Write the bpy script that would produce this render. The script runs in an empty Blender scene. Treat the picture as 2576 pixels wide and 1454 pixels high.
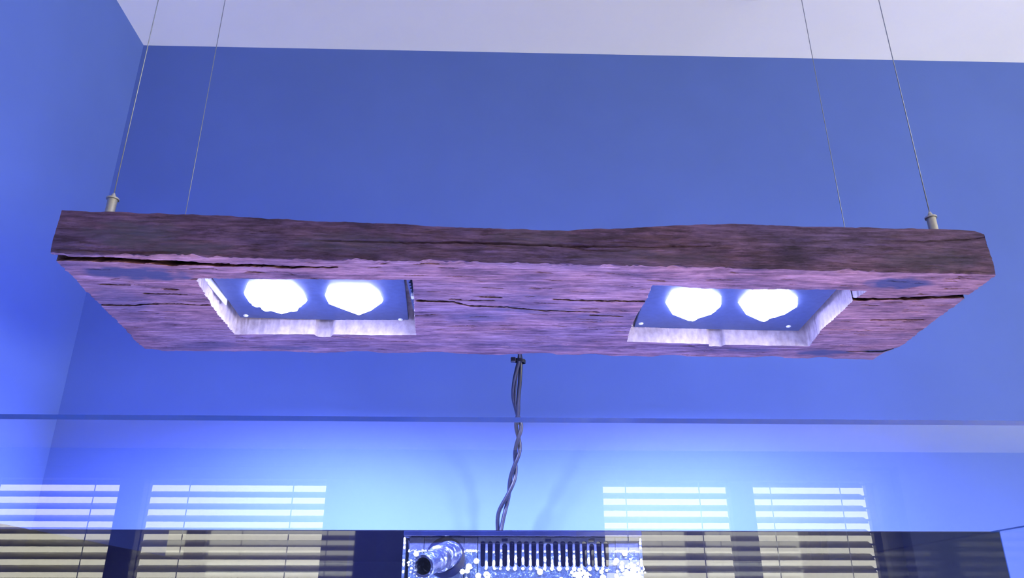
import bpy, bmesh, math, random
import numpy as np
from mathutils import Matrix, Vector

random.seed(7)
rng = np.random.default_rng(7)
SC = bpy.context.scene
COL = SC.collection

# ------------------------------------------------------------------ camera, world, light, exposure
CZ = 1.42                                    # eye height; X right, Y into the room corner, Z up
cam_d = bpy.data.cameras.new('camera')
cam = bpy.data.objects.new('camera', cam_d)
COL.objects.link(cam)
cam_d.sensor_fit = 'HORIZONTAL'
cam_d.sensor_width = 36.0
cam_d.lens = 1957.24 / 2576 * 36.0
cam_d.clip_start = 0.02
cam_d.clip_end = 60
_r = Vector((0.999542, -0.030239, -0.000817))
_u = Vector((-0.011095, -0.391616, 0.920062))
_f = Vector((0.028142, 0.919632, 0.391773))
cam.matrix_world = Matrix(((_r.x, _u.x, -_f.x, 0), (_r.y, _u.y, -_f.y, 0), (_r.z, _u.z, -_f.z, CZ), (0, 0, 0, 1)))
SC.camera = cam

world = bpy.data.worlds.new('overcast_sky')
SC.world = world
world.use_nodes = True
_bg = world.node_tree.nodes['Background']
_bg.inputs['Color'].default_value = (1.0, 0.96, 0.76, 1)
_bg.inputs['Strength'].default_value = 7.0

# added fill light, out of view at the right-hand wall, brightens the room
_ld = bpy.data.lights.new('ceiling_fill', 'AREA')
_ld.shape = 'RECTANGLE'
_ld.size, _ld.size_y = 2.6, 2.0
_ld.energy = 300
_ld.color = (1.0, 0.94, 0.64)
_lo = bpy.data.objects.new('ceiling_fill', _ld)
COL.objects.link(_lo)
_lo.location = (4.54, -1.3, 1.12)
_lo.rotation_euler = (0, math.radians(152), 0)     # tilted up so the fill reaches the ceiling

LED_COLOR = (0.44, 0.475, 1.0)
LED_STRENGTH = 42          # lens faces
LED_BEAM = 66              # watts of each downward beam

vs = SC.view_settings
vs.view_transform = 'Standard'
vs.look = 'None'
vs.gamma = 1
vs.use_curve_mapping = False
vs.exposure = 0.0
SC.cycles.use_light_tree = False
SC.cycles.max_bounces = 6
SC.cycles.diffuse_bounces = 3
SC.cycles.glossy_bounces = 3
SC.cycles.transparent_max_bounces = 10
SC.cycles.adaptive_threshold = 0.025

# ------------------------------------------------------------------ helpers
def link(o):
    COL.objects.link(o)
    return o

def adopt(o, parent):
    if parent is not None:
        o.parent = parent
        o.matrix_parent_inverse = Matrix.Translation(-Vector(root_loc(parent)))
    return o

_LOC = {}
def root_loc(o):
    return _LOC.get(o.name, (0, 0, 0))

def thing(name, label, cat, loc=(0, 0, 0), group=None):
    o = bpy.data.objects.new(name, None)
    o.empty_display_size = 0.05
    o.location = loc
    link(o)
    _LOC[o.name] = loc
    o['label'] = label
    o['category'] = cat
    if group:
        o['group'] = group
    return o

def tag(o, label, cat, group=None, kind=None):
    o['label'] = label
    o['category'] = cat
    if group:
        o['group'] = group
    if kind:
        o['kind'] = kind
    return o

def mesh_obj(name, verts, faces, mats, parent=None, smooth=False, idx=None):
    me = bpy.data.meshes.new(name)
    me.from_pydata([tuple(v) for v in verts], [], [tuple(f) for f in faces])
    return finish(name, me, mats, parent, smooth, idx)

def finish(name, me, mats, parent=None, smooth=False, idx=None):
    if not isinstance(mats, (list, tuple)):
        mats = [mats]
    for m in mats:
        me.materials.append(m)
    if idx is not None:
        me.polygons.foreach_set('material_index', np.asarray(idx, dtype=np.int32))
    if smooth:
        me.polygons.foreach_set('use_smooth', np.ones(len(me.polygons), dtype=bool))
    me.update()
    o = bpy.data.objects.new(name, me)
    link(o)
    return adopt(o, parent)

def bm_obj(name, bm, mats, parent=None, smooth=False):
    bmesh.ops.recalc_face_normals(bm, faces=bm.faces)
    me = bpy.data.meshes.new(name)
    bm.to_mesh(me)
    bm.free()
    return finish(name, me, mats, parent, smooth)

def add_box(bm, a, b, bevel=0.0, seg=1):
    a, b = Vector(a), Vector(b)
    vs_ = bmesh.ops.create_cube(bm, size=1.0)['verts']
    c = (a + b) / 2
    d = b - a
    for v in vs_:
        v.co = Vector((v.co.x * d.x, v.co.y * d.y, v.co.z * d.z)) + c
    if bevel:
        es = list({e for v in vs_ for e in v.link_edges})
        bmesh.ops.bevel(bm, geom=es, offset=bevel, segments=seg, affect='EDGES', profile=0.5)

def box_obj(name, a, b, mats, parent=None, bevel=0.0, seg=1):
    bm = bmesh.new()
    add_box(bm, a, b, bevel, seg)
    return bm_obj(name, bm, mats, parent)

def structure(o):
    o['kind'] = 'structure'
    return o

def smooth_path(pts, n):
    """Catmull-Rom through pts, n samples."""
    P = np.array(pts, float)
    P = np.vstack([2 * P[0] - P[1], P, 2 * P[-1] - P[-2]])
    m = len(P) - 3
    out = []
    for k in range(n):
        t = k / (n - 1) * m
        i = min(int(t), m - 1)
        t -= i
        p0, p1, p2, p3 = P[i:i + 4]
        out.append(0.5 * ((2 * p1) + (-p0 + p2) * t + (2 * p0 - 5 * p1 + 4 * p2 - p3) * t * t + (-p0 + 3 * p1 - 3 * p2 + p3) * t ** 3))
    return np.array(out)

def tube_geo(path, rad, sides=10, caps=True):
    path = np.asarray(path, float)
    n = len(path)
    rad = np.broadcast_to(np.asarray(rad, float), (n,))
    T = np.gradient(path, axis=0)
    T /= np.linalg.norm(T, axis=1)[:, None]
    ref = np.array([0, 1.0, 0]) if abs(T[0][1]) < 0.9 else np.array([1.0, 0, 0])
    V, F = [], []
    for k in range(n):
        a = np.cross(T[k], ref)
        a /= np.linalg.norm(a)
        b = np.cross(T[k], a)
        for j in range(sides):
            th = 2 * math.pi * j / sides
            V.append(path[k] + rad[k] * (math.cos(th) * a + math.sin(th) * b))
    for k in range(n - 1):
        for j in range(sides):
            j2 = (j + 1) % sides
            F.append((k * sides + j, k * sides + j2, (k + 1) * sides + j2, (k + 1) * sides + j))
    if caps:
        F.append(tuple(range(sides))[::-1])
        F.append(tuple((n - 1) * sides + j for j in range(sides)))
    return V, F

def tube_obj(name, path, rad, mat, parent=None, sides=10):
    V, F = tube_geo(path, rad, sides)
    o = mesh_obj(name, V, F, mat, parent, smooth=True)
    return o

def lathe_obj(name, prof, base, mat, parent=None, sides=28, axis=None, smooth=False):
    """prof: (radius, height) rows; axis default +Z."""
    V, F = [], []
    q = Vector((0, 0, 1)).rotation_difference(Vector(axis).normalized()) if axis is not None else None
    for (r, h) in prof:
        for j in range(sides):
            th = 2 * math.pi * j / sides
            p = Vector((r * math.cos(th), r * math.sin(th), h))
            if q:
                p = q @ p
            V.append(p + Vector(base))
    for k in range(len(prof) - 1):
        for j in range(sides):
            j2 = (j + 1) % sides
            F.append((k * sides + j, k * sides + j2, (k + 1) * sides + j2, (k + 1) * sides + j))
    F.append(tuple(range(sides))[::-1])
    F.append(tuple((len(prof) - 1) * sides + j for j in range(sides)))
    return mesh_obj(name, V, F, mat, parent, smooth=smooth)

def vnoise(x, y, seed):
    """smooth value noise in -1..1 on numpy arrays"""
    x = np.asarray(x, float)
    y = np.asarray(y, float)
    xi, yi = np.floor(x).astype(np.int64), np.floor(y).astype(np.int64)
    fx, fy = x - xi, y - yi
    fx, fy = fx * fx * (3 - 2 * fx), fy * fy * (3 - 2 * fy)
    def h(i, j):
        n = (i * 374761393 + j * 668265263 + seed * 982451653) & 0xFFFFFFFF
        n = ((n ^ (n >> 13)) * 1274126177) & 0xFFFFFFFF
        n = n ^ (n >> 16)
        return (n & 0xFFFF) / 32767.5 - 1.0
    a = h(xi, yi) * (1 - fx) + h(xi + 1, yi) * fx
    b = h(xi, yi + 1) * (1 - fx) + h(xi + 1, yi + 1) * fx
    return a * (1 - fy) + b * fy

# ------------------------------------------------------------------ materials
class NT:
    def __init__(self, name):
        self.m = bpy.data.materials.new(name)
        self.m.use_nodes = True
        self.t = self.m.node_tree
        self.t.nodes.clear()
        self.out = self.t.nodes.new('ShaderNodeOutputMaterial')
    def n(self, kind, **kw):
        nd = self.t.nodes.new('ShaderNode' + kind)
        for k, v in kw.items():
            if k in nd.inputs:
                nd.inputs[k].default_value = v
            else:
                setattr(nd, k, v)
        return nd
    def l(self, a, b):
        self.t.links.new(a, b)
    def surf(self, s):
        self.l(s, self.out.inputs['Surface'])
    def math(self, op, a, b=None):
        nd = self.n('Math', operation=op)
        for i, v in enumerate((a, b)):
            if v is None:
                continue
            if isinstance(v, (int, float)):
                nd.inputs[i].default_value = v
            else:
                self.l(v, nd.inputs[i])
        return nd.outputs[0]
    def coords(self, scale):
        tc = self.n('TexCoord')
        mp = self.n('Mapping')
        mp.inputs['Scale'].default_value = scale
        self.l(tc.outputs['Object'], mp.inputs['Vector'])
        return mp.outputs[0]
    def noise(self, scale, detail=4, rough=0.55, vec=(1, 1, 1)):
        nd = self.n('TexNoise')
        nd.inputs['Scale'].default_value = scale
        nd.inputs['Detail'].default_value = detail
        nd.inputs['Roughness'].default_value = rough
        self.l(self.coords(vec), nd.inputs['Vector'])
        return nd.outputs['Fac']
    def ramp(self, fac, stops):
        nd = self.n('ValToRGB')
        el = nd.color_ramp.elements
        while len(el) < len(stops):
            el.new(0.5)
        for e, (p, c) in zip(el, stops):
            e.position = p
            e.color = (*c, 1)
        self.l(fac, nd.inputs[0])
        return nd.outputs[0]
    def mixc(self, fac, a, b, mode='MIX'):
        nd = self.n('Mix', data_type='RGBA', blend_type=mode)
        for sock, v in ((nd.inputs[0], fac), (nd.inputs[6], a), (nd.inputs[7], b)):
            if isinstance(v, (int, float)):
                sock.default_value = v
            elif isinstance(v, tuple):
                sock.default_value = (*v, 1)
            else:
                self.l(v, sock)
        return nd.outputs[2]
    def bump(self, h, strength, dist):
        nd = self.n('Bump')
        nd.inputs['Strength'].default_value = strength
        nd.inputs['Distance'].default_value = dist
        self.l(h, nd.inputs['Height'])
        return nd.outputs[0]

def principled(name, color, rough=0.5, metal=0.0, spec=0.5, var=0.0, vscale=30.0, bump=0.0, bscale=200.0):
    t = NT(name)
    p = t.n('BsdfPrincipled')
    p.inputs['Base Color'].default_value = (*color, 1)
    p.inputs['Roughness'].default_value = rough
    p.inputs['Metallic'].default_value = metal
    p.inputs['Specular IOR Level'].default_value = spec
    if var:
        fac = t.noise(vscale, 3)
        lo = tuple(c * (1 - var) for c in color)
        hi = tuple(min(1, c * (1 + var)) for c in color)
        t.l(t.ramp(fac, [(0.3, lo), (0.7, hi)]), p.inputs['Base Color'])
    if bump:
        t.l(t.bump(t.noise(bscale, 3), bump, 0.0008), p.inputs['Normal'])
    t.surf(p.outputs[0])
    return t.m

M = {}
M['wall'] = principled('blue_wall_paint', (0.084, 0.140, 0.45), 0.85, spec=0.2, var=0.03, vscale=6, bump=0.12, bscale=200)
M['ceiling'] = principled('white_ceiling_paint', (0.94, 0.94, 0.93), 0.9, spec=0.2, var=0.02, vscale=4)
M['room_wall'] = principled('pale_room_paint', (0.085, 0.12, 0.40), 0.9, spec=0.2, var=0.03, vscale=4)
M['floor'] = principled('light_floor', (0.34, 0.30, 0.26), 0.5, var=0.1, vscale=8)
M['steel'] = principled('brushed_steel', (0.36, 0.35, 0.36), 0.38, metal=0.6, var=0.06, vscale=300)
M['wire'] = principled('steel_wire', (0.24, 0.26, 0.31), 0.4, metal=0.5, var=0.05, vscale=400)
M['rubber'] = principled('black_cable_rubber', (0.012, 0.014, 0.03), 0.42, var=0.2, vscale=200)
M['plate'] = principled('black_anodised_plate', (0.040, 0.055, 0.115), 0.55, spec=0.35, var=0.12, vscale=160)
M['alu'] = principled('pale_aluminium', (0.75, 0.76, 0.78), 0.4, metal=0.3, var=0.05, vscale=90)
M['frame'] = principled('window_frame_anthracite', (0.10, 0.11, 0.15), 0.5, var=0.03, vscale=10)
M['slat'] = principled('cream_blind_slat', (0.46, 0.43, 0.34), 0.5, var=0.05, vscale=12)
M['rail'] = principled('dark_guide_rail', (0.10, 0.10, 0.11), 0.5, var=0.08, vscale=30)
M['sand'] = principled('pale_coral_sand', (0.80, 0.77, 0.70), 0.9, var=0.12, vscale=220, bump=0.6, bscale=500)
M['cabinet'] = principled('dark_cabinet_laminate', (0.035, 0.036, 0.045), 0.45, var=0.1, vscale=20)
M['blackpane'] = principled('black_backed_glass', (0.0012, 0.0014, 0.0052), 0.02, spec=0.5, var=0.1, vscale=9)
M['acrylic'] = principled('black_acrylic', (0.004, 0.006, 0.024), 0.15, spec=0.6, var=0.25, vscale=60)
M['salt'] = principled('white_salt_crust', (0.86, 0.87, 0.88), 0.7, var=0.08, vscale=500, bump=0.5, bscale=900)

def wood_material():
    t = NT('weathered_oak')
    p = t.n('BsdfPrincipled')
    grain = t.noise(1.0, 9, 0.66, (26, 300, 300))
    fine = t.noise(1.0, 6, 0.7, (70, 1100, 1100))
    patch = t.noise(1.0, 7, 0.66, (13, 42, 42))
    tint = t.noise(1.0, 3, 0.5, (4, 9, 9))
    c1 = t.ramp(grain, [(0.32, (0.100, 0.052, 0.058)), (0.5, (0.212, 0.120, 0.126)), (0.70, (0.33, 0.200, 0.215))])
    c2 = t.ramp(patch, [(0.32, (0.34, 0.34, 0.44)), (0.45, (0.78, 0.76, 0.82)), (0.55, (1.0, 0.98, 0.98)), (0.70, (1.25, 1.20, 1.18))])
    c = t.mixc(1.0, c1, c2, 'MULTIPLY')
    c3 = t.ramp(tint, [(0.38, (0.80, 0.88, 1.08)), (0.62, (1.18, 0.98, 0.86))])
    c = t.mixc(0.8, c, c3, 'MULTIPLY')
    c4 = t.ramp(fine, [(0.34, (0.45, 0.42, 0.44)), (0.46, (1, 1, 1)), (0.62, (1.2, 1.18, 1.18))])
    c = t.mixc(0.85, c, c4, 'MULTIPLY')
    flake = t.noise(1.0, 6, 0.68, (38, 130, 130))
    c5 = t.ramp(flake, [(0.36, (0.55, 0.50, 0.56)), (0.47, (0.98, 0.98, 1.0)), (0.60, (1.0, 1.0, 1.0)), (0.68, (1.45, 1.42, 1.40))])
    c = t.mixc(0.85, c, c5, 'MULTIPLY')
    ou = t.n('Attribute', attribute_name='outer_shade')
    c = t.mixc(ou.outputs['Fac'], c, t.mixc(1.0, c, (0.40, 0.43, 0.86), 'MULTIPLY'))  # outer faces dimmed in colour to stand in for weaker light there
    at = t.n('Attribute', attribute_name='stain')
    sn = t.noise(1.0, 5, 0.65, (60, 260, 260))
    sf = t.math('MULTIPLY', at.outputs['Fac'], t.math('MULTIPLY', sn, 2.5))
    sf.node.use_clamp = True
    c = t.mixc(sf, c, (0.048, 0.046, 0.085))
    t.l(c, p.inputs['Base Color'])
    p.inputs['Roughness'].default_value = 0.78
    p.inputs['Specular IOR Level'].default_value = 0.25
    h = t.math('ADD', grain, t.math('MULTIPLY', fine, 0.6))
    t.l(t.bump(h, 0.55, 0.0009), p.inputs['Normal'])
    t.surf(p.outputs[0])
    return t.m
M['wood'] = wood_material()

def sawn_material():
    t = NT('fresh_sawn_oak')
    p = t.n('BsdfPrincipled')
    saw = t.noise(1.0, 4, 0.6, (160, 160, 110))
    band = t.noise(1.0, 2, 0.5, (40, 40, 30))
    c = t.ramp(saw, [(0.3, (0.34, 0.28, 0.28)), (0.65, (0.48, 0.41, 0.41))])
    c2 = t.ramp(band, [(0.35, (0.78, 0.78, 0.80)), (0.6, (1, 1, 1))])
    t.l(t.mixc(1.0, c, c2, 'MULTIPLY'), p.inputs['Base Color'])
    p.inputs['Roughness'].default_value = 0.8
    p.inputs['Specular IOR Level'].default_value = 0.2
    t.l(t.bump(saw, 0.35, 0.0008), p.inputs['Normal'])
    t.surf(p.outputs[0])
    return t.m
M['sawn'] = sawn_material()

def clear_glass(name, tint, base, haze=0.0):
    """thin clear pane face: straight transmission plus a mirror reflection that grows at grazing angles"""
    t = NT(name)
    tr = t.n('BsdfTransparent')
    tr.inputs['Color'].default_value = (*tint, 1)
    gl = t.n('BsdfGlossy')
    gl.inputs['Roughness'].default_value = 0.0
    gl.inputs['Color'].default_value = (1, 1, 1, 1)
    lw = t.n('LayerWeight')
    lw.inputs['Blend'].default_value = 0.5
    f5 = t.math('POWER', lw.outputs['Facing'], 5.0)
    fac = t.math('ADD', t.math('MULTIPLY', f5, 0.9), base)
    fac.node.use_clamp = True
    mx = t.n('MixShader')
    t.l(fac, mx.inputs[0])
    t.l(tr.outputs[0], mx.inputs[1])
    t.l(gl.outputs[0], mx.inputs[2])
    last = mx.outputs[0]
    if haze:
        df = t.n('BsdfDiffuse')
        df.inputs['Color'].default_value = (0.85, 0.9, 1, 1)
        m2 = t.n('MixShader')
        sm = t.noise(1.0, 4, 0.6, (3, 3, 9))
        t.l(t.math('MULTIPLY', sm, haze), m2.inputs[0])
        t.l(last, m2.inputs[1])
        t.l(df.outputs[0], m2.inputs[2])
        last = m2.outputs[0]
    t.surf(last)
    return t.m
M['glass'] = clear_glass('aquarium_glass_face', (0.96, 0.985, 1.0), 0.075, haze=0.006)
M['glass_in'] = clear_glass('aquarium_glass_inner_face', (0.99, 0.995, 1.0), 0.0)
M['window_glass'] = clear_glass('window_glass_face', (0.97, 0.98, 0.97), 0.08)
M['water'] = clear_glass('aquarium_water_surface', (0.90, 0.92, 1.0), 0.03)

def edge_material():
    t = NT('polished_glass_edge')
    d = t.n('BsdfDiffuse')
    d.inputs['Color'].default_value = (0.006, 0.026, 0.12, 1)
    tl = t.n('BsdfTranslucent')
    tl.inputs['Color'].default_value = (0.003, 0.008, 0.018, 1)
    a = t.n('AddShader')
    t.l(d.outputs[0], a.inputs[0])
    t.l(tl.outputs[0], a.inputs[1])
    g = t.n('BsdfGlossy')
    g.inputs['Roughness'].default_value = 0.08
    mx = t.n('MixShader')
    mx.inputs[0].default_value = 0.06
    t.l(a.outputs[0], mx.inputs[1])
    t.l(g.outputs[0], mx.inputs[2])
    t.surf(mx.outputs[0])
    return t.m
M['edge'] = edge_material()

def crusted_material():
    """black acrylic under a mottled film of dried salt, heavier below the splash line"""
    t = NT('salt_stained_acrylic')
    p = t.n('BsdfPrincipled')
    tc = t.n('TexCoord')
    sp = t.n('SeparateXYZ')
    t.l(tc.outputs['Object'], sp.inputs[0])
    wob = t.noise(1.0, 4, 0.6, (90, 90, 90))
    z = t.math('ADD', sp.outputs['Z'], t.math('MULTIPLY', t.math('SUBTRACT', wob, 0.5), 0.006))
    mr = t.n('MapRange')
    mr.inputs['From Min'].default_value = CZ + 0.0735
    mr.inputs['From Max'].default_value = CZ + 0.0720
    t.l(z, mr.inputs['Value'])
    speck = t.noise(1.0, 6, 0.75, (420, 420, 420))
    film = t.ramp(speck, [(0.42, (0.007, 0.014, 0.036)), (0.58, (0.022, 0.040, 0.075)), (0.70, (0.45, 0.50, 0.56))])
    bare = t.ramp(speck, [(0.5, (0.016, 0.021, 0.055)), (0.74, (0.055, 0.070, 0.12))])
    c = t.mixc(mr.outputs[0], bare, film)
    t.l(c, p.inputs['Base Color'])
    p.inputs['Roughness'].default_value = 0.35
    t.l(t.bump(speck, 0.4, 0.001), p.inputs['Normal'])
    t.surf(p.outputs[0])
    return t.m
M['crusted'] = crusted_material()
def nozzle_material():
    t = NT('salt_flecked_black_plastic')
    p = t.n('BsdfPrincipled')
    speck = t.noise(1.0, 5, 0.7, (130, 130, 130))
    t.l(t.ramp(speck, [(0.50, (0.010, 0.013, 0.035)), (0.60, (0.05, 0.07, 0.13)), (0.66, (0.65, 0.70, 0.76))]), p.inputs['Base Color'])
    p.inputs['Roughness'].default_value = 0.28
    t.l(t.bump(speck, 0.3, 0.001), p.inputs['Normal'])
    t.surf(p.outputs[0])
    return t.m
M['nozzle'] = nozzle_material()

def led_material():
    t = NT('led_lens_glow')
    e = t.n('Emission')
    e.inputs['Strength'].default_value = LED_STRENGTH
    var = t.noise(1.0, 2, 0.5, (60, 60, 60))
    t.l(t.ramp(var, [(0.35, tuple(c * 0.9 for c in LED_COLOR)), (0.65, LED_COLOR)]), e.inputs['Color'])
    t.surf(e.outputs[0])
    return t.m
M['led'] = led_material()

# ------------------------------------------------------------------ room shell (heights are relative to the eye, added to CZ)
YW = 1.134            # back wall
XL = -0.627           # return wall on the left
ZC = CZ + 0.951       # ceiling
YR = -3.86            # inner face of the window wall
X0, X1 = -3.5, 4.6
structure(box_obj('floor', (X0 - .2, YR - .4, -0.12), (X1 + .2, YW + .2, 0.0), M['floor']))
structure(box_obj('ceiling', (X0 - .2, YR - .4, ZC), (X1 + .2, YW + .2, ZC + 0.15), M['ceiling']))
structure(box_obj('wall_back', (XL - .02, YW, 0), (X1 + .2, YW + .2, ZC), M['wall']))
structure(box_obj('wall_left', (X0, 0.45, 0), (XL, YW + .2, ZC), M['wall']))
structure(box_obj('wall_side', (X0 - .2, YR - .4, 0), (X0, YW + .2, ZC), M['room_wall']))

def wall_with_openings(name, axis, lo, hi, t0, t1, zlo, zhi, holes, mat):
    """a wall slab along X ('x') or Y ('y') with rectangular openings, one mesh"""
    us = sorted({lo, hi, *[h[0] for h in holes], *[h[1] for h in holes]})
    zs = sorted({zlo, zhi, *[h[2] for h in holes], *[h[3] for h in holes]})
    bm = bmesh.new()
    for i in range(len(us) - 1):
        for j in range(len(zs) - 1):
            uc, zc = (us[i] + us[i + 1]) / 2, (zs[j] + zs[j + 1]) / 2
            if any(h[0] < uc < h[1] and h[2] < zc < h[3] for h in holes):
                continue
            if axis == 'x':
                add_box(bm, (us[i], t0, zs[j]), (us[i + 1], t1, zs[j + 1]))
            else:
                add_box(bm, (t0, us[i], zs[j]), (t1, us[i + 1], zs[j + 1]))
    bmesh.ops.remove_doubles(bm, verts=bm.verts, dist=1e-5)
    return structure(bm_obj(name, bm, mat))

W1 = (-3.36, -0.80, 0.90, CZ + 0.86)
W2 = (0.52, 2.50, 0.90, CZ + 0.86)
wall_with_openings('wall_rear', 'x', X0, X1, YR - 0.36, YR, 0, ZC, [W1, W2], M['room_wall'])
ADDED_DOOR = (-2.65, 0.05, 0.04, 2.2)
wall_with_openings('wall_right', 'y', YR - .4, YW + .2, X1, X1 + .2, 0, ZC, [ADDED_DOOR], M['room_wall'])

def window(name, W, posts, bottoms=0.08):
    """frame rails, posts and panes; posts = list of (x0, x1)"""
    x0, x1, z0, z1 = W
    e = bpy.data.objects.new(name, None)
    link(e)
    e.location = ((x0 + x1) / 2, YR - .1, z0)
    _LOC[e.name] = tuple(e.location)
    e['kind'] = 'structure'
    ya, yb = YR - 0.17, YR - 0.10
    ztop = CZ + 0.79
    box_obj('frame_rail', (x0, ya, ztop), (x1, yb, z1), M['frame'], e, 0.004)
    box_obj('frame_rail', (x0, ya, z0), (x1, yb, z0 + .08), M['frame'], e, 0.004)
    for (p0, p1) in posts:
        box_obj('frame_post', (p0, ya + .002, z0 + .08), (p1, yb - .002, ztop), M['frame'], e, 0.004)
    for a, b in zip(posts[:-1], posts[1:]):
        mesh_obj('pane', [(a[1], ya + .03, z0 + .08), (b[0], ya + .03, z0 + .08), (b[0], ya + .03, ztop), (a[1], ya + .03, ztop)],
                 [(0, 1, 2, 3)], M['window_glass'], e)
    return e
window('window_1', W1, [(-3.36, -3.24), (-2.211, -2.065), (-0.978, -0.80)])
window('window_2', W2, [(0.52, 0.702), (1.489, 1.628), (2.405, 2.50)])

# unseen door frame in the right-hand wall, invented to go with the fill light
pd = bpy.data.objects.new('added_door', None)
link(pd)
pd.location = (X1 + .1, -1.7, 0)
_LOC[pd.name] = tuple(pd.location)
pd['kind'] = 'structure'
for (ya, yb) in ((-2.65, -2.57), (-1.34, -1.26), (-0.03, 0.05)):
    box_obj('frame_post', (X1 + .06, ya, .04), (X1 + .14, yb, 2.2), M['frame'], pd, .004)
for (za, zb) in ((.04, .12), (2.12, 2.2)):
    box_obj('frame_rail', (X1 + .07, -2.57, za), (X1 + .13, -0.03, zb), M['frame'], pd, .004)
for (ya, yb) in ((-2.57, -1.34), (-1.26, -0.03)):
    mesh_obj('pane', [(X1 + .1, ya, .12), (X1 + .1, yb, .12), (X1 + .1, yb, 2.12), (X1 + .1, ya, 2.12)], [(0, 1, 2, 3)], M['window_glass'], pd)

# ------------------------------------------------------------------ hanging lamp: wooden beam with two light pockets
ZB = CZ + 0.315
A_, B_, C_, D_ = np.array([-.412, .669]), np.array([.501, .689]), np.array([.518, .963]), np.array([-.434, .949])
lamp = thing('hanging_lamp', 'weathered wooden beam lamp with four lit lights, hung on steel wires above the aquarium', 'lamp', (0.043, 0.818, ZB))

def P2(u, v):
    u = np.asarray(u, float)[..., None]
    v = np.asarray(v, float)[..., None]
    return (1 - v) * ((1 - u) * A_ + u * B_) + v * ((1 - u) * D_ + u * C_)

TOPX = [0, .0592, .1489, .2051, .2681, .3488, .4129, .478, .5336, .5896, .6326, .6577, .7002, .7344, .8285, .9146, .975, .99, 1.0]
TOPZ = [.3622, .3617, .3613, .3593, .3573, .3563, .3541, .3539, .3537, .3573, .3605, .3625, .3649, .3652, .3644, .3647, .3645, .3632, .3595]

def edge_e(u):      # front edge of the pockets
    return np.interp(u, [0, .131, .25, .367, .632, .65, .69, .75, .836, .866, 1], [.178, .178, .166, .152, .157, .162, .181, .182, .169, .172, .172])
def edge_f(u):      # back edge of the pockets with the two routed notches
    b = np.interp(u, [0, .131, .361, .634, .878, 1], [.782, .780, .743, .79, .816, .82])
    n1 = np.clip(1 - np.maximum(0, np.abs(u - .245) - .0085) / .004, 0, 1)
    n2 = np.clip(1 - np.maximum(0, np.abs(u - .7505) - .0090) / .001, 0, 1)
    return b + .030 * n1 + .027 * n2
def edge_a(v): return np.interp(v, [0, .18, .36, .53, .69, .78, 1], [.1315, .1315, .1294, .1286, .1297, .1308, .131])
def edge_b(v): return np.interp(v, [0, .15, .35, .54, .74, 1], [.367, .367, .3655, .3627, .3612, .361])
def edge_c(v): return np.interp(v, [0, .16, .28, .48, .69, .79, 1], [.632, .6322, .6333, .6301, .6316, .6336, .634])
def edge_d(v): return np.interp(v, [0, .16, .20, .2536, .42, .60, .80, 1], [.866, .8795, .8765, .8727, .8732, .8713, .8776, .878])

segc = [100, 170, 180, 170, 90]
segr = [62, 190, 62]
nomu = np.concatenate([np.linspace(a, b, n, endpoint=False) for a, b, n in zip([0, .1305, .364, .632, .874], [.1305, .364, .632, .874, 1], segc)] + [[1.0]])
cseg = np.concatenate([np.full(n, k) for k, n in enumerate(segc)] + [[4]])
ct = np.concatenate([np.arange(n) / n for n in segc] + [[1.0]])
rseg = np.concatenate([np.full(n, k) for k, n in enumerate(segr)] + [[2]])
rt = np.concatenate([np.arange(n) / n for n in segr] + [[1.0]])
NC, NR = len(nomu), len(rseg)
jag_e = .0030 * vnoise(nomu * 120, nomu * 0, 11) + .002 * vnoise(nomu * 800, nomu * 0, 12)
jag_f = .0016 * vnoise(nomu * 160, nomu * 0, 13) + .0006 * vnoise(nomu * 800, nomu * 0, 14)
E = edge_e(nomu) + jag_e
F = edge_f(nomu) + jag_f
rb0 = np.stack([np.zeros(NC), E, F]); rb1 = np.stack([E, F, np.ones(NC)])
Vg = rb0[rseg] + (rb1 - rb0)[rseg] * rt[:, None]                     # NR x NC
def cj(v, s, amp): return amp * (.6 * vnoise(v * 170, v * 0 + s, s) + .6 * vnoise(v * 420, v * 0, s + 1))
ea, eb, ec, ed = edge_a(Vg) + cj(Vg, 21, .0016), edge_b(Vg) + cj(Vg, 23, .0006), edge_c(Vg) + cj(Vg, 25, .0007), edge_d(Vg) + cj(Vg, 27, .0013)
cb = np.stack([np.zeros_like(Vg), ea, eb, ec, ed, np.ones_like(Vg)])
ci = np.broadcast_to(cseg, Vg.shape)
lo = np.take_along_axis(cb, ci[None], 0)[0]
hi = np.take_along_axis(cb, ci[None] + 1, 0)[0]
Ug = lo + (hi - lo) * ct[None, :]
# ragged outline: sawn ends and wavering long edges
XY = P2(Ug, Vg)
XY[..., 0] += np.where(Ug < .5, 1, -1) * (.0010 * vnoise(Vg * 60, Vg * 0, 31) + .0006 * vnoise(Vg * 300, Vg * 0, 32)) * np.clip(np.abs(Ug - .5) * 2 - .98, 0, .02) / .02
XY[..., 1] += (.0022 * vnoise(Ug * 18, Ug * 0, 33) + .0012 * vnoise(Ug * 70, Ug * 0, 34) + .0006 * vnoise(Ug * 260, Ug * 0, 35)) * np.clip((Vg - .9) / .1, 0, 1)
XY[..., 1] += (.0008 * vnoise(Ug * 24, Ug * 0, 36) + .0010 * vnoise(Ug * 160, Ug * 0, 37)) * np.clip((.1 - Vg) / .1, 0, 1)
Xm, Ym = XY[..., 0], XY[..., 1]
Zg = ZB + .0009 * vnoise(Xm * 9, Ym * 22, 41) + .00022 * vnoise(Xm * 40, Ym * 160, 42) + .00016 * vnoise(Xm * 110, Ym * 520, 43)
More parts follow.
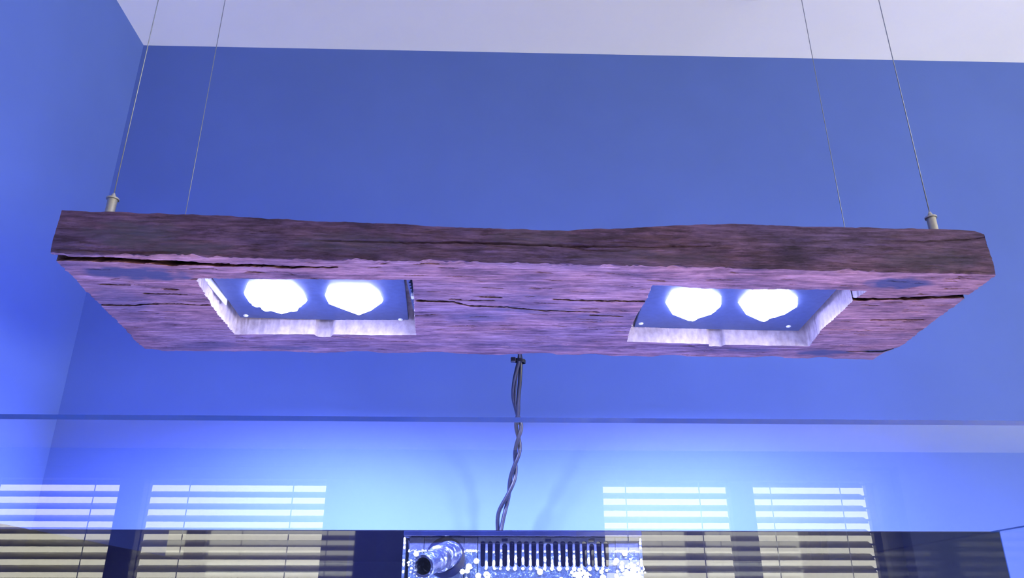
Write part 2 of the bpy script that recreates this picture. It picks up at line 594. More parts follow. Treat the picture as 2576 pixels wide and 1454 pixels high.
# chipped front arris
chip = np.clip(-.1 + .9 * vnoise(Xm * 17, Xm * 0, 44) + .7 * vnoise(Xm * 71, Xm * 0, 45) + .35 * vnoise(Xm * 310, Xm * 0, 47), 0, 1.4)
Zg += .0022 * chip * np.exp(-(Vg / .014) ** 1.3)
chb = np.clip(.2 + .8 * vnoise(Xm * 30, Xm * 0, 46), 0, 1)
Zg += .003 * chb * np.exp(-((1 - Vg) / .012))
# the far right corner is worn away
Zg += .010 * np.clip((Ug - .985) / .015, 0, 1) * np.clip((Vg - .80) / .2, 0, 1)

CRACKS = [  # (u,v) polyline, half width at start / end (m), depth (m)
    ([(-.005, .034), (.038, .032), (.0775, .040), (.105, .051), (.145, .058)], .0042, .0036, .013),
    ([(.10, .0505), (.145, .0585), (.195, .0576), (.244, .0627), (.29, .0585)], .0032, .0008, .011),
    ([(-.002, .45), (.035, .4524), (.055, .440), (.078, .4291), (.1274, .438)], .0016, .0008, .007),
    ([(.3668, .3509), (.4103, .3522), (.4287, .3906), (.4708, .405), (.5184, .4361), (.5852, .4387)], .0016, .0008, .010),
    ([(.5248, .3096), (.5756, .3136), (.6381, .3117)], .0007, .0014, .009),
    ([(.8720, .2536), (.8962, .2457), (.9411, .2304), (1.0, .203)], .0024, .0026, .012),
    ([(.9199, .4762), (.9883, .4654)], .0009, .0009, .004),
    ([(.5722, .4762), (.6161, .4873)], .0008, .0008, .004),
    ([(.935, .885), (.965, .880), (1.0, .870)], .0008, .0022, .007),
    ([(.44, .30), (.468, .305)], .0007, .0007, .004),
    ([(.405, .325), (.43, .335), (.46, .33)], .0007, .0007, .004),
    ([(.085, .285), (.105, .29)], .0010, .0010, .004),
    ([(.06, .33), (.11, .335)], .0009, .0006, .004),
    ([(.02, .25), (.055, .255)], .0009, .0007, .004),
]
for k in range(320):
    u0 = rng.uniform(0, 1); v0 = rng.uniform(.02, .98); L = rng.uniform(.006, .035)
    w = rng.uniform(.0004, .0007); s = rng.uniform(-.008, .008)
    CRACKS.append(([(u0, v0), (u0 + L / 2, v0 + s), (u0 + L, v0 + s * 1.4)], w, w * .6, rng.uniform(.001, .0035)))
for pts, w0, w1, dep in CRACKS:
    us = np.array([p[0] for p in pts]); vv = np.array([p[1] for p in pts])
    c0 = max(0, np.searchsorted(nomu, us.min()) - 4); c1 = min(NC, np.searchsorted(nomu, us.max()) + 4)
    vmean = Vg[:, min(c0, NC - 1)]
    r0 = max(0, np.searchsorted(vmean, vv.min() - .035)); r1 = min(NR, np.searchsorted(vmean, vv.max() + .035))
    if r1 <= r0 or c1 <= c0:
        continue
    U, Vv = Ug[r0:r1, c0:c1], Vg[r0:r1, c0:c1]
    t = np.clip((U - us.min()) / (us.max() - us.min()), 0, 1)
    inside = np.clip((U - us.min()) / .004, 0, 1) * np.clip((us.max() - U) / .006, 0, 1) if us.min() > 0.0 and us.max() < 1 else (np.clip((us.max() - U) / .006, 0, 1) if us.min() <= 0 else np.clip((U - us.min()) / .004, 0, 1))
    vc = np.interp(U, us, vv) + .0035 * vnoise(U * 150, U * 0, 51) * (1 if dep > .005 else .4) + .002 * vnoise(U * 500, U * 0, 52)
    wid = (w0 + (w1 - w0) * t) * (1 + (.45 * vnoise(U * 220, U * 0, 53) if dep < .0105 else .35 * vnoise(U * 60, U * 0, 53)))
    d = np.abs(Vv - vc) * .277
    sink = dep * inside * np.exp(-(d / np.maximum(wid, 2e-4)) ** 4)
    Zg[r0:r1, c0:c1] += sink
    XY[r0:r1, c0:c1, 1] += sink * (1.7 if dep > .0036 else .6)

STAINS = [(.07, .15, .055, .055, 1.0), (.10, .175, .03, .03, .8), (.905, .092, .035, .05, .9), (.905, .905, .04, .045, .9), (.80, .885, .03, .03, .6),
          (.985, .875, .03, .022, 1.0), (.19, .945, .05, .03, .6), (.44, .53, .04, .05, .45), (.60, .50, .05, .06, .35), (.03, .40, .03, .12, .35),
          (.50, .42, .05, .05, .4), (.08, .92, .05, .05, .4), (.55, .90, .03, .06, .3), (.48, .30, .05, .05, .3)]
St = np.zeros_like(Ug)
for (su, sv, ru, rv, a) in STAINS:
    q = ((Ug - su) / ru) ** 2 + ((Vg - sv) / rv) ** 2 + .5 * vnoise(Ug * 90, Vg * 40, 61)
    St = np.maximum(St, a * np.clip(1.3 - q, 0, 1))

V3 = [np.stack([XY[..., 0], XY[..., 1], Zg], -1).reshape(-1, 3)]
ST = [St.reshape(-1)]
SH = [np.zeros(NR * NC)]      # painted shade on the beam's outer faces, none on the underside
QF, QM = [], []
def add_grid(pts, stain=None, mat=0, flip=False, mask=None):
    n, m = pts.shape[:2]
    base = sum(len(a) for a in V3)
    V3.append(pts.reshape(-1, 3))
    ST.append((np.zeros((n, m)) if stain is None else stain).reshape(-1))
    SH.append(np.full(n * m, 1.0 if mat == 0 else 0.0))
    add_faces(base, n, m, mat, flip, mask)
def add_faces(base, n, m, mat, flip, mask=None):
    i = np.arange(n - 1)[:, None] * m + np.arange(m - 1)[None, :] + base
    q = np.stack([i, i + 1, i + m + 1, i + m], -1)
    if flip:
        q = q[..., ::-1]
    if mask is not None:
        q = q[mask]
    q = q.reshape(-1, 4)
    QF.append(q)
    QM.append(np.full(len(q), mat))
cc = cseg[:-1][None, :]; rr = rseg[:-1][:, None]
solid = ~((rr == 1) & ((cc == 1) | (cc == 3)))
add_faces(0, NR, NC, 0, True, solid)
Bt = V3[0].reshape(NR, NC, 3)
topz = CZ + np.interp(nomu, TOPX, TOPZ) + .0006 * vnoise(nomu * 60, nomu * 0, 71) + .0003 * vnoise(nomu * 200, nomu * 0, 72)
# front face
NF = 56
w = np.linspace(0, 1, NF)[:, None]
front = np.empty((NF, NC, 3))
ftop = np.stack([P2(nomu, np.zeros(NC))[:, 0], P2(nomu, np.zeros(NC))[:, 1] + .0015, topz], -1)
fsm = P2(nomu, np.zeros(NC))
fbase = np.stack([fsm[:, 0], fsm[:, 1], np.full(NC, ZB)], -1)
for k in range(3):
    front[..., k] = fbase[:, k] * (1 - w) + ftop[:, k] * w + (Bt[0, :, k] - fbase[:, k]) * np.exp(-w / .05) * (1 - w)
fade = np.sin(np.pi * np.clip(w, 0, 1)) ** .6
dep_f = .0012 * vnoise(front[..., 0] * 10, front[..., 2] * 40, 81) + .0005 * vnoise(front[..., 0] * 50, front[..., 2] * 300, 82) + .0003 * vnoise(front[..., 0] * 120, front[..., 2] * 900, 83)
front[..., 1] -= dep_f * fade
FC = [([.2655, .3236, .3989, .4136, .458, .5217, .5859, .6333, .6942], [.3366, .3366, .3367, .3379, .3376, .3364, .337, .3377, .3399], .0006, .006),
      ([.40, .46, .53, .56], [.3379, .3376, .3362, .336], .0009, .006),
      ([.53, .545, .555, .60], [.3358, .3335, .332, .3318], .0006, .003),
      ([.8768, .926, 1.0], [.3506, .3504, .3569], .0006, .004), ([0, .06, .13], [.3195, .3200, .3200], .0006, .003)]
for k in range(200):
    u0 = rng.uniform(0, 1); z0 = rng.uniform(.318, .352); L = rng.uniform(.006, .03)
    FC.append(([u0, u0 + L], [z0, z0 + rng.uniform(-.0008, .0008)], rng.uniform(.0003, .0005), rng.uniform(.0006, .002)))
fu = np.broadcast_to(nomu, front.shape[:2])
for us, zz, wd, dp in FC:
    ins = (fu >= us[0]) & (fu <= us[-1])
    tt = np.clip(np.minimum(fu - us[0], us[-1] - fu) / .01, 0.15, 1)
    zc = CZ + np.interp(fu, us, zz) + .0004 * vnoise(fu * 200, fu * 0, 84)
    front[..., 1] += ins * dp * tt * np.exp(-(np.abs(front[..., 2] - zc) / wd) ** 2) * (w > .02) * (w < .98)
sf_ = np.zeros(front.shape[:2])
for (su, sz, ru, rz, a) in [(.08, .338, .05, .015, .55), (.13, .325, .05, .008, .5), (.30, .335, .06, .012, .3), (.93, .33, .06, .012, .3), (.62, .325, .08, .01, .25), (.50, .345, .05, .01, .3)]:
    q = ((fu - su) / ru) ** 2 + ((front[..., 2] - CZ - sz) / rz) ** 2 + .5 * vnoise(fu * 70, front[..., 2] * 300, 85)
    sf_ = np.maximum(sf_, a * np.clip(1.3 - q, 0, 1))
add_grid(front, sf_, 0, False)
# back face, top, ends
btop = np.stack([P2(nomu, np.ones(NC))[:, 0], P2(nomu, np.ones(NC))[:, 1], topz], -1)
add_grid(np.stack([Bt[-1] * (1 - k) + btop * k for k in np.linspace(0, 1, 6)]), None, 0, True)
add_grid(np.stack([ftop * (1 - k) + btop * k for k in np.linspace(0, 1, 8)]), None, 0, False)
for col, flip in ((0, True), (-1, False)):
    low = Bt[:, col]
    hiE = low.copy()
    tv = np.linspace(0, 1, NR)[:, None]
    hiE = ftop[col] * (1 - tv) + btop[col] * tv
    kk = np.linspace(0, 1, 22)
    g = np.stack([low * (1 - k) + hiE * k for k in kk])
    g[..., 0] += (.0009 * vnoise(g[..., 1] * 150, g[..., 2] * 700, 91) + .0006 * vnoise(g[..., 1] * 40, g[..., 2] * 1500, 92)) * np.sin(np.pi * kk)[:, None]
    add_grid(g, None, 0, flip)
# pocket walls and roofs
ZROOF = ZB + .034
ngons = []
for c0, c1 in ((segc[0], segc[0] + segc[1]), (sum(segc[:3]), sum(segc[:4]))):
    r0, r1 = segr[0], segr[0] + segr[1]
    loop = np.concatenate([Bt[r0, c0:c1], Bt[r0:r1, c1], Bt[r1, c1:c0:-1], Bt[r1:r0:-1, c0]])
    loop = np.vstack([loop, loop[:1]])
    cen = loop[:-1].mean(0)
    rows = []
    for k in np.linspace(0, 1, 14):
        g = loop.copy()
        g[:, 2] = loop[:, 2] * (1 - k) + ZROOF * k
        rough = (.0007 * vnoise(loop[:, 0] * 700 + loop[:, 1] * 650, np.full(len(loop), k * 4.0), 95)) * math.sin(math.pi * k)
        d = (g - cen)[:, :2]
        g[:, :2] += d / np.linalg.norm(d, axis=1)[:, None] * rough[:, None]
        g[-1] = g[0]
        rows.append(g)
    add_grid(np.stack(rows), None, 1, False)
    base = sum(len(a) for a in V3) - len(loop)
    ngons.append(list(range(base, base + len(loop) - 1)))
verts = np.concatenate(V3)
quads = np.concatenate(QF)
mats_i = np.concatenate(QM + [np.ones(len(ngons))])
me = bpy.data.meshes.new('wood_beam')
me.vertices.add(len(verts))
me.vertices.foreach_set('co', verts.astype(np.float32).ravel())
li = np.concatenate([quads.ravel()] + [np.array(n_) for n_ in ngons])
starts = np.concatenate([np.arange(len(quads)) * 4, len(quads) * 4 + np.cumsum([0] + [len(n_) for n_ in ngons[:-1]])])
me.loops.add(len(li))
me.loops.foreach_set('vertex_index', li.astype(np.int32))
me.polygons.add(len(starts))
me.polygons.foreach_set('loop_start', starts.astype(np.int32))
me.update(calc_edges=True)
me.validate()
at = me.attributes.new('stain', 'FLOAT', 'POINT')
at.data.foreach_set('value', np.concatenate(ST).astype(np.float32))
at = me.attributes.new('outer_shade', 'FLOAT', 'POINT')
at.data.foreach_set('value', np.concatenate(SH).astype(np.float32))
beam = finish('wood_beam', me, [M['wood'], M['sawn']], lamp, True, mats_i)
beam['label'] = 'thick weathered timber beam, cracked, with two square light pockets cut into its underside'

# ---- LED panels in the pockets
ZP = ZB + .019
def led_panel(corners, blobs, screws, side):
    """corners: underside outline FL, FR, BR, BL (x, y)"""
    bm = bmesh.new()
    lowv = [bm.verts.new((x, y, ZP)) for x, y in corners]
    upv = [bm.verts.new((x, y, ZP + .004)) for x, y in corners]
    bm.faces.new(lowv)
    bm.faces.new(upv[::-1])
    for k in range(4):
        bm.faces.new((lowv[k], upv[k], upv[(k + 1) % 4], lowv[(k + 1) % 4]))
    bmesh.ops.bevel(bm, geom=list(bm.edges), offset=.0006, segments=1, affect='EDGES')
    pan = bm_obj('led_panel', bm, M['plate'], lamp)
    pan['label'] = 'black metal light panel set into the pocket at the beam\'s ' + side + ' end'
    cs = np.array(corners)
    c = cs.mean(0)
    box_obj('heat_sink', (c[0] - .09, c[1] - .05, ZP + .004), (c[0] + .09, c[1] + .05, ZP + .013), M['plate'], pan, .001)
    for outline in blobs:
        o = np.array(outline)
        cen = o.mean(0)
        bm = bmesh.new()
        # raised glowing pad with the outline of the lens group
        ring = [bm.verts.new((x, y, ZP - .0003)) for x, y in o]
        ring2 = [bm.verts.new((cen[0] + (x - cen[0]) * .96, cen[1] + (y - cen[1]) * .96, ZP - .0035)) for x, y in o]
        n = len(ring)
        for k in range(n):
            bm.faces.new((ring[k], ring[(k + 1) % n], ring2[(k + 1) % n], ring2[k]))
        bm.faces.new(ring2)
        # small lens domes in a hexagonal pattern
        step = .0150
        for a in range(-4, 5):
            for b in range(-4, 5):
                p = cen + np.array([(a + .5 * (b % 2)) * step, b * step * .866])
                inside = True
                for k in range(n):
                    e0, e1 = o[k], o[(k + 1) % n]
                    ar = (e1[0] - e0[0]) * (p[1] - e0[1]) - (e1[1] - e0[1]) * (p[0] - e0[0])
                    dist = ar / np.hypot(*(e1 - e0))
                    if not (dist < -.0068 if AREA_NEG(o) else dist > .0068):
                        inside = False
                if not inside:
                    continue
                prof = [(.0066, -.0035), (.0052, -.0064), (.0020, -.0080)]
                prev = None
                for r, h in prof:
                    rg = [bm.verts.new((p[0] + r * math.cos(2 * math.pi * q / 8), p[1] + r * math.sin(2 * math.pi * q / 8), ZP + h)) for q in range(8)]
                    if prev:
                        for q in range(8):
                            bm.faces.new((prev[q], prev[(q + 1) % 8], rg[(q + 1) % 8], rg[q]))
                    prev = rg
                bm.faces.new(prev)
        cl = bm_obj('led_cluster', bm, M['led'], pan)
        cl['label'] = 'cluster of glowing white-blue lenses'
        bd = bpy.data.lights.new('led_beam', 'SPOT')
        bd.energy = LED_BEAM
        bd.color = LED_COLOR
        bd.spot_size = math.radians(172)
        bd.spot_blend = 0.75
        bd.shadow_soft_size = 0.014
        bo = bpy.data.objects.new('led_beam', bd)
        COL.objects.link(bo)
        bo.location = (cen[0], cen[1], ZP - .010)
        adopt(bo, pan)
    for (x, y) in screws:
        lathe_obj('screw', [(.0026, 0.0006), (.0030, 0), (.0028, -.0010), (.0012, -.0016)], (x, y, ZP), M['alu'], pan, 14)
    return pan

def AREA_NEG(o):
    x, y = o[:, 0], o[:, 1]
    return (np.dot(x, np.roll(y, -1)) - np.dot(y, np.roll(x, -1))) < 0

panL = led_panel([(-.2935, .728), (-.0895, .728), (-.0985, .8905), (-.2990, .8805)],
    [[(-.2720, .8020), (-.2603, .7749), (-.246, .7659), (-.2117, .7700), (-.2060, .799), (-.2070, .8225), (-.2250, .8478), (-.2440, .8600), (-.2613, .8430), (-.2728, .8243)],
     [(-.1837, .8064), (-.1755, .7812), (-.1636, .7743), (-.1299, .7756), (-.1219, .7966), (-.1210, .82), (-.1370, .8452), (-.1540, .8610), (-.1704, .8420), (-.1837, .8254)]],
    [(-.290, .8727), (-.1075, .881), (-.287, .737), (-.096, .737)], 'left')
panR = led_panel([(.1700, .737), (.3790, .737), (.3880, .9080), (.1790, .9035)],
    [[(.2002, .817), (.1998, .784), (.2111, .7758), (.2423, .7783), (.2586, .7974), (.2653, .8213), (.2610, .8467), (.2400, .870), (.2139, .848)],
     [(.2831, .8146), (.2839, .7851), (.2902, .777), (.328, .7781), (.3457, .7985), (.3533, .8188), (.3475, .8442), (.3260, .868), (.3004, .8456)]],
    [(.1848, .8866), (.3689, .8914), (.178, .745), (.370, .745)], 'right')
# small hardware seen in the left pocket
bm = bmesh.new()
add_box(bm, (-.2995, .728, ZP - .0060), (-.2975, .826, ZP + .003), .0004)
mr_ = bm_obj('mounting_rail', bm, M['alu'], lamp)
mr_['label'] = 'pale metal strip along the left pocket wall'
bm = bmesh.new()
add_box(bm, (-.0890, .728, ZP - .002), (-.0865, .850, ZP + .010), .0004)
for k in range(14):
    add_box(bm, (-.0868, .732 + k * .008, ZP - .0030), (-.0848, .7365 + k * .008, ZP + .008), .0003)
sk = bm_obj('panel_flange', bm, M['plate'], lamp)
sk['label'] = 'ribbed black flange beside the light panel'
bm = bmesh.new()
add_box(bm, (-.0872, .795, ZP - .006), (-.0790, .803, ZP - .001), .0006)
cl_ = bm_obj('panel_clip', bm, M['alu'], lamp)
cl_['label'] = 'small white clip holding the light panel'

# ---- suspension wires with grippers
def suspension(x, y, u, tz=None):
    z0 = CZ + float(np.interp(u, TOPX, TOPZ)) - .002
    gh = .0392
    V, Fc = tube_geo([(x, y, z0 + gh), (x, y, ZC - .012)], .00055, 8)
    wr = mesh_obj('suspension_wire', V, Fc, M['wire'], lamp, smooth=True)
    lathe_obj('cable_gripper', [(.0046, 0), (.0046, .0310), (.0048, .0312), (.0061, .0314), (.0061, .0330), (.0050, .0336), (.0024, .0340), (.0022, .0366), (.0010, .0392)],
              (x, y, z0), M['steel'], wr, 28)
    lathe_obj('ceiling_anchor', [(.004, -.030), (.006, -.028), (.006, -.006), (.010, -.004), (.010, 0)], (x, y, ZC), M['steel'], wr, 20)
    return wr
suspension(-.3823, .700, .0325)
suspension(.4691, .720, .965)
suspension(-.408, .930, .02)
suspension(.4906, .945, .975)

# ------------------------------------------------------------------ power cord
cord = thing('power_cord', 'twisted black power cable hanging down behind the wooden lamp', 'cable', (0.03, 1.05, CZ))
CPATH = smooth_path([(.0396, .972, .352), (.0400, .980, .3316), (.0408, .99, .3194), (.0379, 1.0, .2976), (.0363, 1.015, .2745), (.0394, 1.03, .2539), (.0409, 1.045, .2275),
                     (.0371, 1.06, .1956), (.0288, 1.072, .159), (.0189, 1.08, .133), (.0159, 1.085, .1078), (.014, 1.085, .0677), (.012, 1.085, -.10), (.012, 1.085, -.30)], 260)
PHZ = [(.352, -.4), (.3194, .10), (.290, .5), (.2539, 1.0), (.2275, 2.0), (.1956, 3.0), (.159, 4.0), (.133, 4.5), (.1078, 4.85), (.06, 5.4), (-.30, 9)]
zz = CPATH[:, 2]
ph = np.interp(-zz, [-a for a, b in PHZ], [b for a, b in PHZ]) * math.pi
amp = np.interp(-zz, [-.352, -.33, -.3194, -.27, -.2275, -.159, -.133, -.1078, .3], [.006, .0045, .0030, .0044, .0030, .0030, .0042, .0036, .0034])
off = np.stack([np.sin(ph) * amp, np.cos(ph) * np.minimum(amp, .0032), 0 * ph], 1)
for sgn in (-1, 1):
    pth = CPATH + sgn * off
    pth[:, 2] += CZ
    tube_obj('cable', pth, .0027, M['rubber'], cord, 12)
thin = CPATH[:110].copy()
thin[:, 0] += -.0046 + .0010 * np.sin(np.linspace(0, 5, 110))
thin[:, 0] += np.interp(-thin[:, 2], [-.352, -.3194, -.2539, -.20], [-.002, .0025, .0045, .0058])
thin[:, 1] -= .0030
thin[:, 2] += CZ
tube_obj('cable', thin, .0011, M['rubber'], cord, 8)
bm = bmesh.new()
tie_c = Vector((.0408, .990, CZ + .3175))
prev = None
N = 26
for k in range(N):
    th = 2 * math.pi * k / N
    ring = []
    for (dr, dz) in ((0, -.0021), (.0010, -.0021), (.0010, .0021), (0, .0021)):
        ring.append(bm.verts.new((tie_c.x + (.0066 + dr) * math.cos(th), tie_c.y + (.0056 + dr) * math.sin(th), tie_c.z + dz - .0010 * math.cos(th))))
    if prev:
        for j in range(4):
            bm.faces.new((prev[j], prev[(j + 1) % 4], ring[(j + 1) % 4], ring[j]))
    else:
        first = ring
    prev = ring
for j in range(4):
    bm.faces.new((prev[j], prev[(j + 1) % 4], first[(j + 1) % 4], first[j]))
add_box(bm, (tie_c.x - .0125, tie_c.y - .0075, tie_c.z - .0030), (tie_c.x - .0058, tie_c.y - .0015, tie_c.z + .0034), .0008)
bm_obj('cable_tie', bm, M['rubber'], cord)['label'] = 'black plastic cable tie with square head'

# ------------------------------------------------------------------ aquarium
YF, YB = 0.434, 1.034
TL, TR = -.574, .6535
ZR = CZ + .1058
ZT0 = CZ - .32
G = .012
tank = thing('aquarium', 'rimless glass aquarium with black back and overflow box, under the wooden lamp', 'aquarium', ((TL + TR) / 2, (YF + YB) / 2, ZT0))

def pane(name, a, b, outer, label):
    """clear pane; outer = axis/sign of the face that mirrors the room; top strip gets the polished edge"""
    bm = bmesh.new()
    add_box(bm, a, b)
    bm.normal_update()
    ax, sg = outer
    for f in bm.faces:
        if f.normal[ax] * sg > .9:
            f.material_index = 0
        elif abs(f.normal[ax]) > .9:
            f.material_index = 1
        else:
            f.material_index = 2
    o = bm_obj(name, bm, [M['glass'], M['glass_in'], M['edge']], tank)
    o['label'] = label
    return o
pane('front_pane', (TL - G, YF, ZT0), (TR + G, YF + G, ZR), (1, -1), 'clear front pane mirroring the window blinds')
pane('side_pane', (TR, YF + G, ZT0), (TR + G, YB, ZR), (0, 1), 'clear right side pane')
o = box_obj('side_pane', (TL - G, YF + G, ZT0), (TL, YB, ZR), M['blackpane'], tank, .0008)
o['label'] = 'black backed left side pane'
o = box_obj('back_pane', (TL - G, YB, ZT0), (TR + G, YB + G, ZR), M['blackpane'], tank, .0012)
o['label'] = 'glossy black back pane'
o = box_obj('bottom_pane', (TL - G, YF, ZT0 - .012), (TR + G, YB + G, ZT0), M['blackpane'], tank)

# overflow box on the back pane
YO = .930
ovf = box_obj('overflow_box', (-.0950, YO + .060, CZ - .25), (.1770, YB - .001, CZ + .0860), M['blackpane'], tank, .0008)
ovf['label'] = 'black acrylic overflow box with slotted comb and return nozzle'
box_obj('box_side', (-.0955, YO - .001, CZ - .25), (-.0922, YO + .060, CZ + .0868), M['crusted'], ovf, .0005)
box_obj('box_side', (.1733, YO - .001, CZ - .25), (.1768, YO + .060, CZ + .0868), M['crusted'], ovf, .0005)
box_obj('top_rail', (-.0950, YO - .004, CZ + .0882), (.1768, YO + .020, CZ + .0940), M['acrylic'], ovf, .0006)
for (xa, xb) in ((-.0884, -.0720), (-.0716, -.0266), (-.0262, -.0112), (.1467, .1733)):
    box_obj('front_panel', (xa, YO, CZ - .25), (xb, YO + .006, CZ + .0874), M['crusted'], ovf, .0004)

def comb():
    """weir comb: plate with 18 round-ended slots and three square holes, cut as real openings"""
    cu = bpy.data.curves.new('weir_comb', 'CURVE')
    cu.dimensions = '2D'
    cu.fill_mode = 'BOTH'
    cu.extrude = .0028
    cu.bevel_depth = 0.0
    def poly(pts):
        s = cu.splines.new('POLY')
        s.points.add(len(pts) - 1)
        for q, (x, y) in zip(s.points, pts):
            q.co = (x, y, 0, 1)
        s.use_cyclic_u = True
    xs = [-.0049 + k * (.136 + .0049) / 17 for k in range(18)]
    poly([(-.0104, -.25), (.1462, -.25), (.1462, .0874), (-.0104, .0874)])
    for k, x in enumerate(xs):
        short = k in (3, 9, 15)
        zt = .0806 if short else .0834
        zb = .0556
        wt, wb = .0029, .0024
        pts = []
        for q in range(9):
            th = math.pi * q / 8
            pts.append((x + wt * math.cos(th), zt - wt + wt * math.sin(th)))
        for q in range(9):
            th = math.pi + math.pi * q / 8
            pts.append((x + wb * math.cos(th), zb + wb + wb * math.sin(th)))
        poly(pts)
        if short:
            poly([(x - .0034, .0826), (x + .0034, .0826), (x + .0034, .0862), (x - .0034, .0862)])
    o = bpy.data.objects.new('weir_comb_curve', cu)
    COL.objects.link(o)
    dg = bpy.context.evaluated_depsgraph_get()
    me = bpy.data.meshes.new_from_object(o.evaluated_get(dg))
    bpy.data.objects.remove(o)
    me.name = 'weir_comb'
    me.transform(Matrix.Translation((0, YO + .003, CZ)) @ Matrix.Rotation(math.radians(90), 4, 'X'))
    me.materials.clear()
    ob = finish('weir_comb', me, M['crusted'], ovf)
    ob['label'] = 'comb of eighteen narrow overflow slots'
comb()

# return nozzle pointing out of the box, towards the lower left
n0, n1 = Vector((-.0430, YO, CZ + .0690)), Vector((-.0660, .850, CZ + .0512))
ax = (n1 - n0)
L = ax.length
prof = [(.0142, -.004), (.0146, 0), (.0146, L * .40), (.0140, L * .42), (.0118, L * .44), (.0114, L * .97), (.0113, L), (.0088, L), (.0086, L * .985), (.0084, L * .45), (.0001, L * .44)]
noz = lathe_obj('return_nozzle', prof, n0, M['nozzle'], ovf, 36, axis=ax, smooth=False)
noz['label'] = 'stubby return nozzle, mouth open towards the room'
lathe_obj('nozzle_flange', [(.0230, -.0025), (.0230, -.0005), (.0222, 0.0), (.0150, .0008)], (-.0470, YO, CZ + .0655), M['acrylic'], ovf, 36, axis=(0, -1, 0))

# dried salt on the box: many small crusty blobs, joined
def salt_spots():
    bm = bmesh.new()
    r2 = random.Random(3)
    def blob(x, z, r, y=YO - .0001, squash=1.0):
        seg = 14
        rings = []
        for (q, h) in ((1, 0), (.86, .35), (.5, .62)):
            rings.append([bm.verts.new((x + r * q * math.cos(2 * math.pi * k / seg) * (1 + .12 * math.sin(3 * k + r * 9e4)), y - r * h * .6, z + r * squash * q * math.sin(2 * math.pi * k / seg))) for k in range(seg)])
        for a, b in zip(rings[:-1], rings[1:]):
            for k in range(seg):
                bm.faces.new((a[k], a[(k + 1) % seg], b[(k + 1) % seg], b[k]))
        bm.faces.new(rings[-1])
    # scattered round drops
    for k in range(210):
        x = r2.uniform(-.088, .172)
        z = r2.uniform(-.02, .056) if r2.random() < .7 else r2.uniform(.054, .071)
        if -.0110 < x < .145 and z > .0545:
            continue
        if -.072 < x < -.030 and z > .045:
            continue
        r = r2.choice([.0005, .0007, .0009, .0012, .0016, .0024, .0030, .0034])
        blob(x, CZ + z, r)
    # drips on the bars between the slots
    xs = [-.0049 + (k + .5) * (.136 + .0049) / 17 for k in range(17)]
    for x in xs:
        blob(x, CZ + .0715 + r2.uniform(-.001, .0012), .0011, squash=1.1)
        for q in range(r2.randint(2, 4)):
            blob(x + r2.uniform(-.0002, .0002), CZ + r2.uniform(.0545, .0665), r2.uniform(.0010, .0015), squash=r2.uniform(1.4, 3.0))
        blob(x + r2.uniform(-.001, .001), CZ + .0535, r2.uniform(.0012, .0026))
    # pale crust line where the splash stops
    for k in range(150):
        x = r2.choice([r2.uniform(-.0884, -.058), r2.uniform(.1467, .1760), r2.uniform(-.0262, -.0112)])
        blob(x, CZ + .0725 + r2.uniform(-.0012, .0010), r2.uniform(.0003, .0008), squash=.8)
    # heavy patches low on the right panel and the middle
    for k in range(120):
        blob(r2.gauss(.163, .006), CZ + r2.gauss(.047, .005), r2.uniform(.0006, .0026))
    for k in range(40):
        blob(r2.gauss(.105, .005), CZ + r2.gauss(.047, .0016), r2.uniform(.0008, .0022))
        blob(r2.gauss(-.080, .006), CZ + r2.gauss(.055, .008), r2.uniform(.0004, .0014))
    for zc in (.085, .081, .076, .062, .058, .050):
        for sx in (-.0938, .1750):
            blob(sx, CZ + zc, .0012, y=YO - .0011, squash=r2.uniform(1, 2.2))
    o = bm_obj('salt_crust', bm, M['salt'], ovf, True)
    o['kind'] = 'stuff'
    o['label'] = 'spatter of dried white salt'
salt_spots()

# water and sand (below the frame, they throw the light back up)
o = box_obj('water', (TL + .001, YF + G + .001, ZT0 + .115), (TR - .001, YB - .001, CZ + .014), M['water'])
tag(o, 'clear water filling the aquarium below the comb', 'water', kind='stuff')
bm = bmesh.new()
n1_, n2_ = 60, 30
grid = [[bm.verts.new((TL + .002 + (TR - TL - .004) * i / n1_, YF + G + .002 + (YB - YF - G - .004) * j / n2_,
         ZT0 + .08 + .03 * float(vnoise(i * .13, j * .17, 5)))) for j in range(n2_ + 1)] for i in range(n1_ + 1)]
for i in range(n1_):
    for j in range(n2_):
        bm.faces.new((grid[i][j], grid[i + 1][j], grid[i + 1][j + 1], grid[i][j + 1]))
o = bm_obj('sand', bm, M['sand'], None, True)
tag(o, 'pale coral sand on the aquarium floor', 'sand', kind='stuff')

cab = thing('cabinet', 'dark low cabinet carrying the aquarium', 'cabinet', ((TL + TR) / 2, (YF + YB) / 2, 0))
box_obj('body', (TL - G, YF + .02, 0), (TR + G, YB + G, ZT0 - .012), M['cabinet'], cab, .002)
wdt = (TR - TL + 2 * G) / 3
for k in range(3):
    xa = TL - G + k * wdt
    d = box_obj('door', (xa + .002, YF, .06), (xa + wdt - .002, YF + .019, ZT0 - .016), M['cabinet'], cab, .001)
    box_obj('handle', (xa + wdt - .05, YF - .022, .50), (xa + wdt - .038, YF, .66), M['steel'], d, .002)

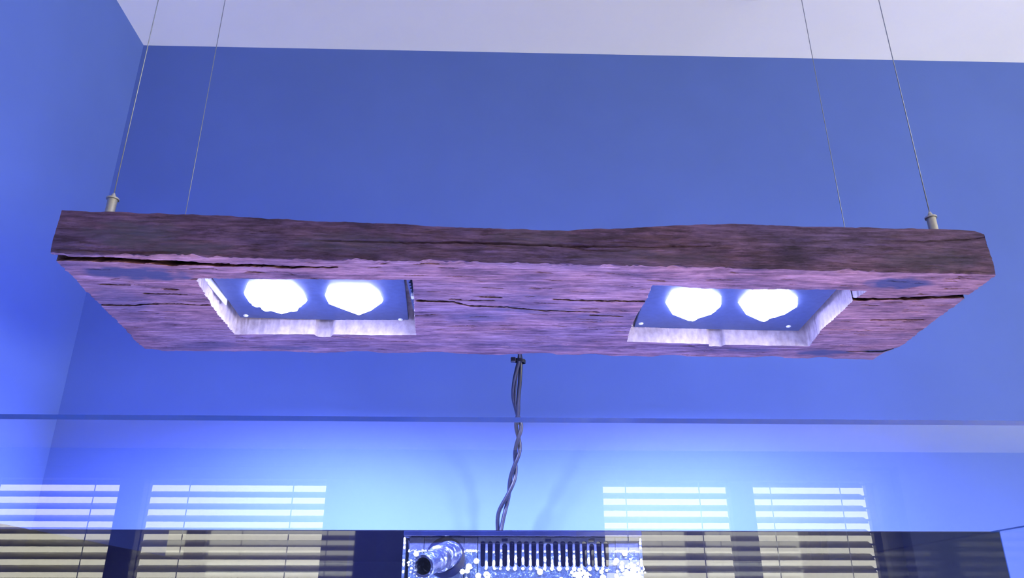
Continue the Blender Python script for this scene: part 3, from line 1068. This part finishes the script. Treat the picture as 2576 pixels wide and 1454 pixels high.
# ------------------------------------------------------------------ outdoor blinds behind the camera (seen mirrored in the glass)
def slat_mesh(L):
    """curved slat 80 mm deep, inner edge up"""
    V, Fc = [], []
    n = 8
    for sx in (0, L):
        for k in range(n + 1):
            t = k / n - .5
            V.append((sx, t * .076, .006 * (1 - (2 * t) ** 2)))
        for k in range(n + 1):
            t = k / n - .5
            V.append((sx, t * .076, .006 * (1 - (2 * t) ** 2) - .0012))
    m = 2 * (n + 1)
    for k in range(n):
        Fc.append((k, k + 1, m + k + 1, m + k))
        Fc.append((n + 1 + k, m + n + 1 + k, m + n + 2 + k, n + 2 + k))
    Fc.append((0, m, m + n + 1, n + 1))
    Fc.append((n, 2 * n + 1, m + 2 * n + 1, m + n))
    ringA = list(range(n + 1)) + list(range(2 * n + 1, n, -1))
    Fc.append(tuple(ringA))
    Fc.append(tuple(q + m for q in reversed(ringA)))
    return V, Fc

def blind(x0, x1, label, gap_right=0.0):
    yb = YR - .27
    zt = CZ + .865
    b = thing('slat_blind', label, 'blind', ((x0 + x1) / 2, yb, .92), 'outdoor slat blinds at the two windows')
    V, Fc = slat_mesh(x1 - gap_right - x0)
    first = None
    nsl = 19
    for k in range(nsl):
        if first is None:
            s = mesh_obj('slat', V, Fc, M['slat'], b, smooth=True)
            first = s
        else:
            s = first.copy()
            COL.objects.link(s)
        s.location = (x0, yb, CZ + .794 - .0725 * k)
        s.rotation_euler = (math.radians(SLAT_TILT), 0, 0)
    box_obj('head_box', (x0 - .02, yb - .06, CZ + .81), (x1 + .02, yb + .06, zt + .06), M['rail'], b, .003)
    for xr, wr in ((x0 - .016, .014), (x1 + .002, .096 if gap_right else .014)):
        box_obj('guide_rail', (xr, yb - .02, .92), (xr + wr, yb + .02, CZ + .81), M['rail'], b, .002)
    for f in (.22, .78):
        xx = x0 + (x1 - x0) * f
        box_obj('lift_tape', (xx - .003, yb + .036, .95), (xx + .003, yb + .0375, CZ + .81), M['alu'], b)
    if gap_right:
        for k in range(nsl):
            zc = CZ + .794 - .0725 * k
            box_obj('guide_pin', (x1 - gap_right - .004, yb - .012, zc - .005), (x1 + .004, yb + .012, zc + .005), M['rail'], b, .001)
    return b
SLAT_TILT = -35
blind(-3.22, -2.19, 'cream slat blind outside the window, leftmost in the glass reflection')
blind(-2.09, -0.955, 'cream slat blind with the widest slats, mirrored in the glass left of the overflow box')
blind(.680, 1.510, 'cream slat blind mirrored in the glass just right of the overflow box')
blind(1.605, 2.400, 'cream slat blind with a bright gap at its end, rightmost in the glass reflection', gap_right=.022)
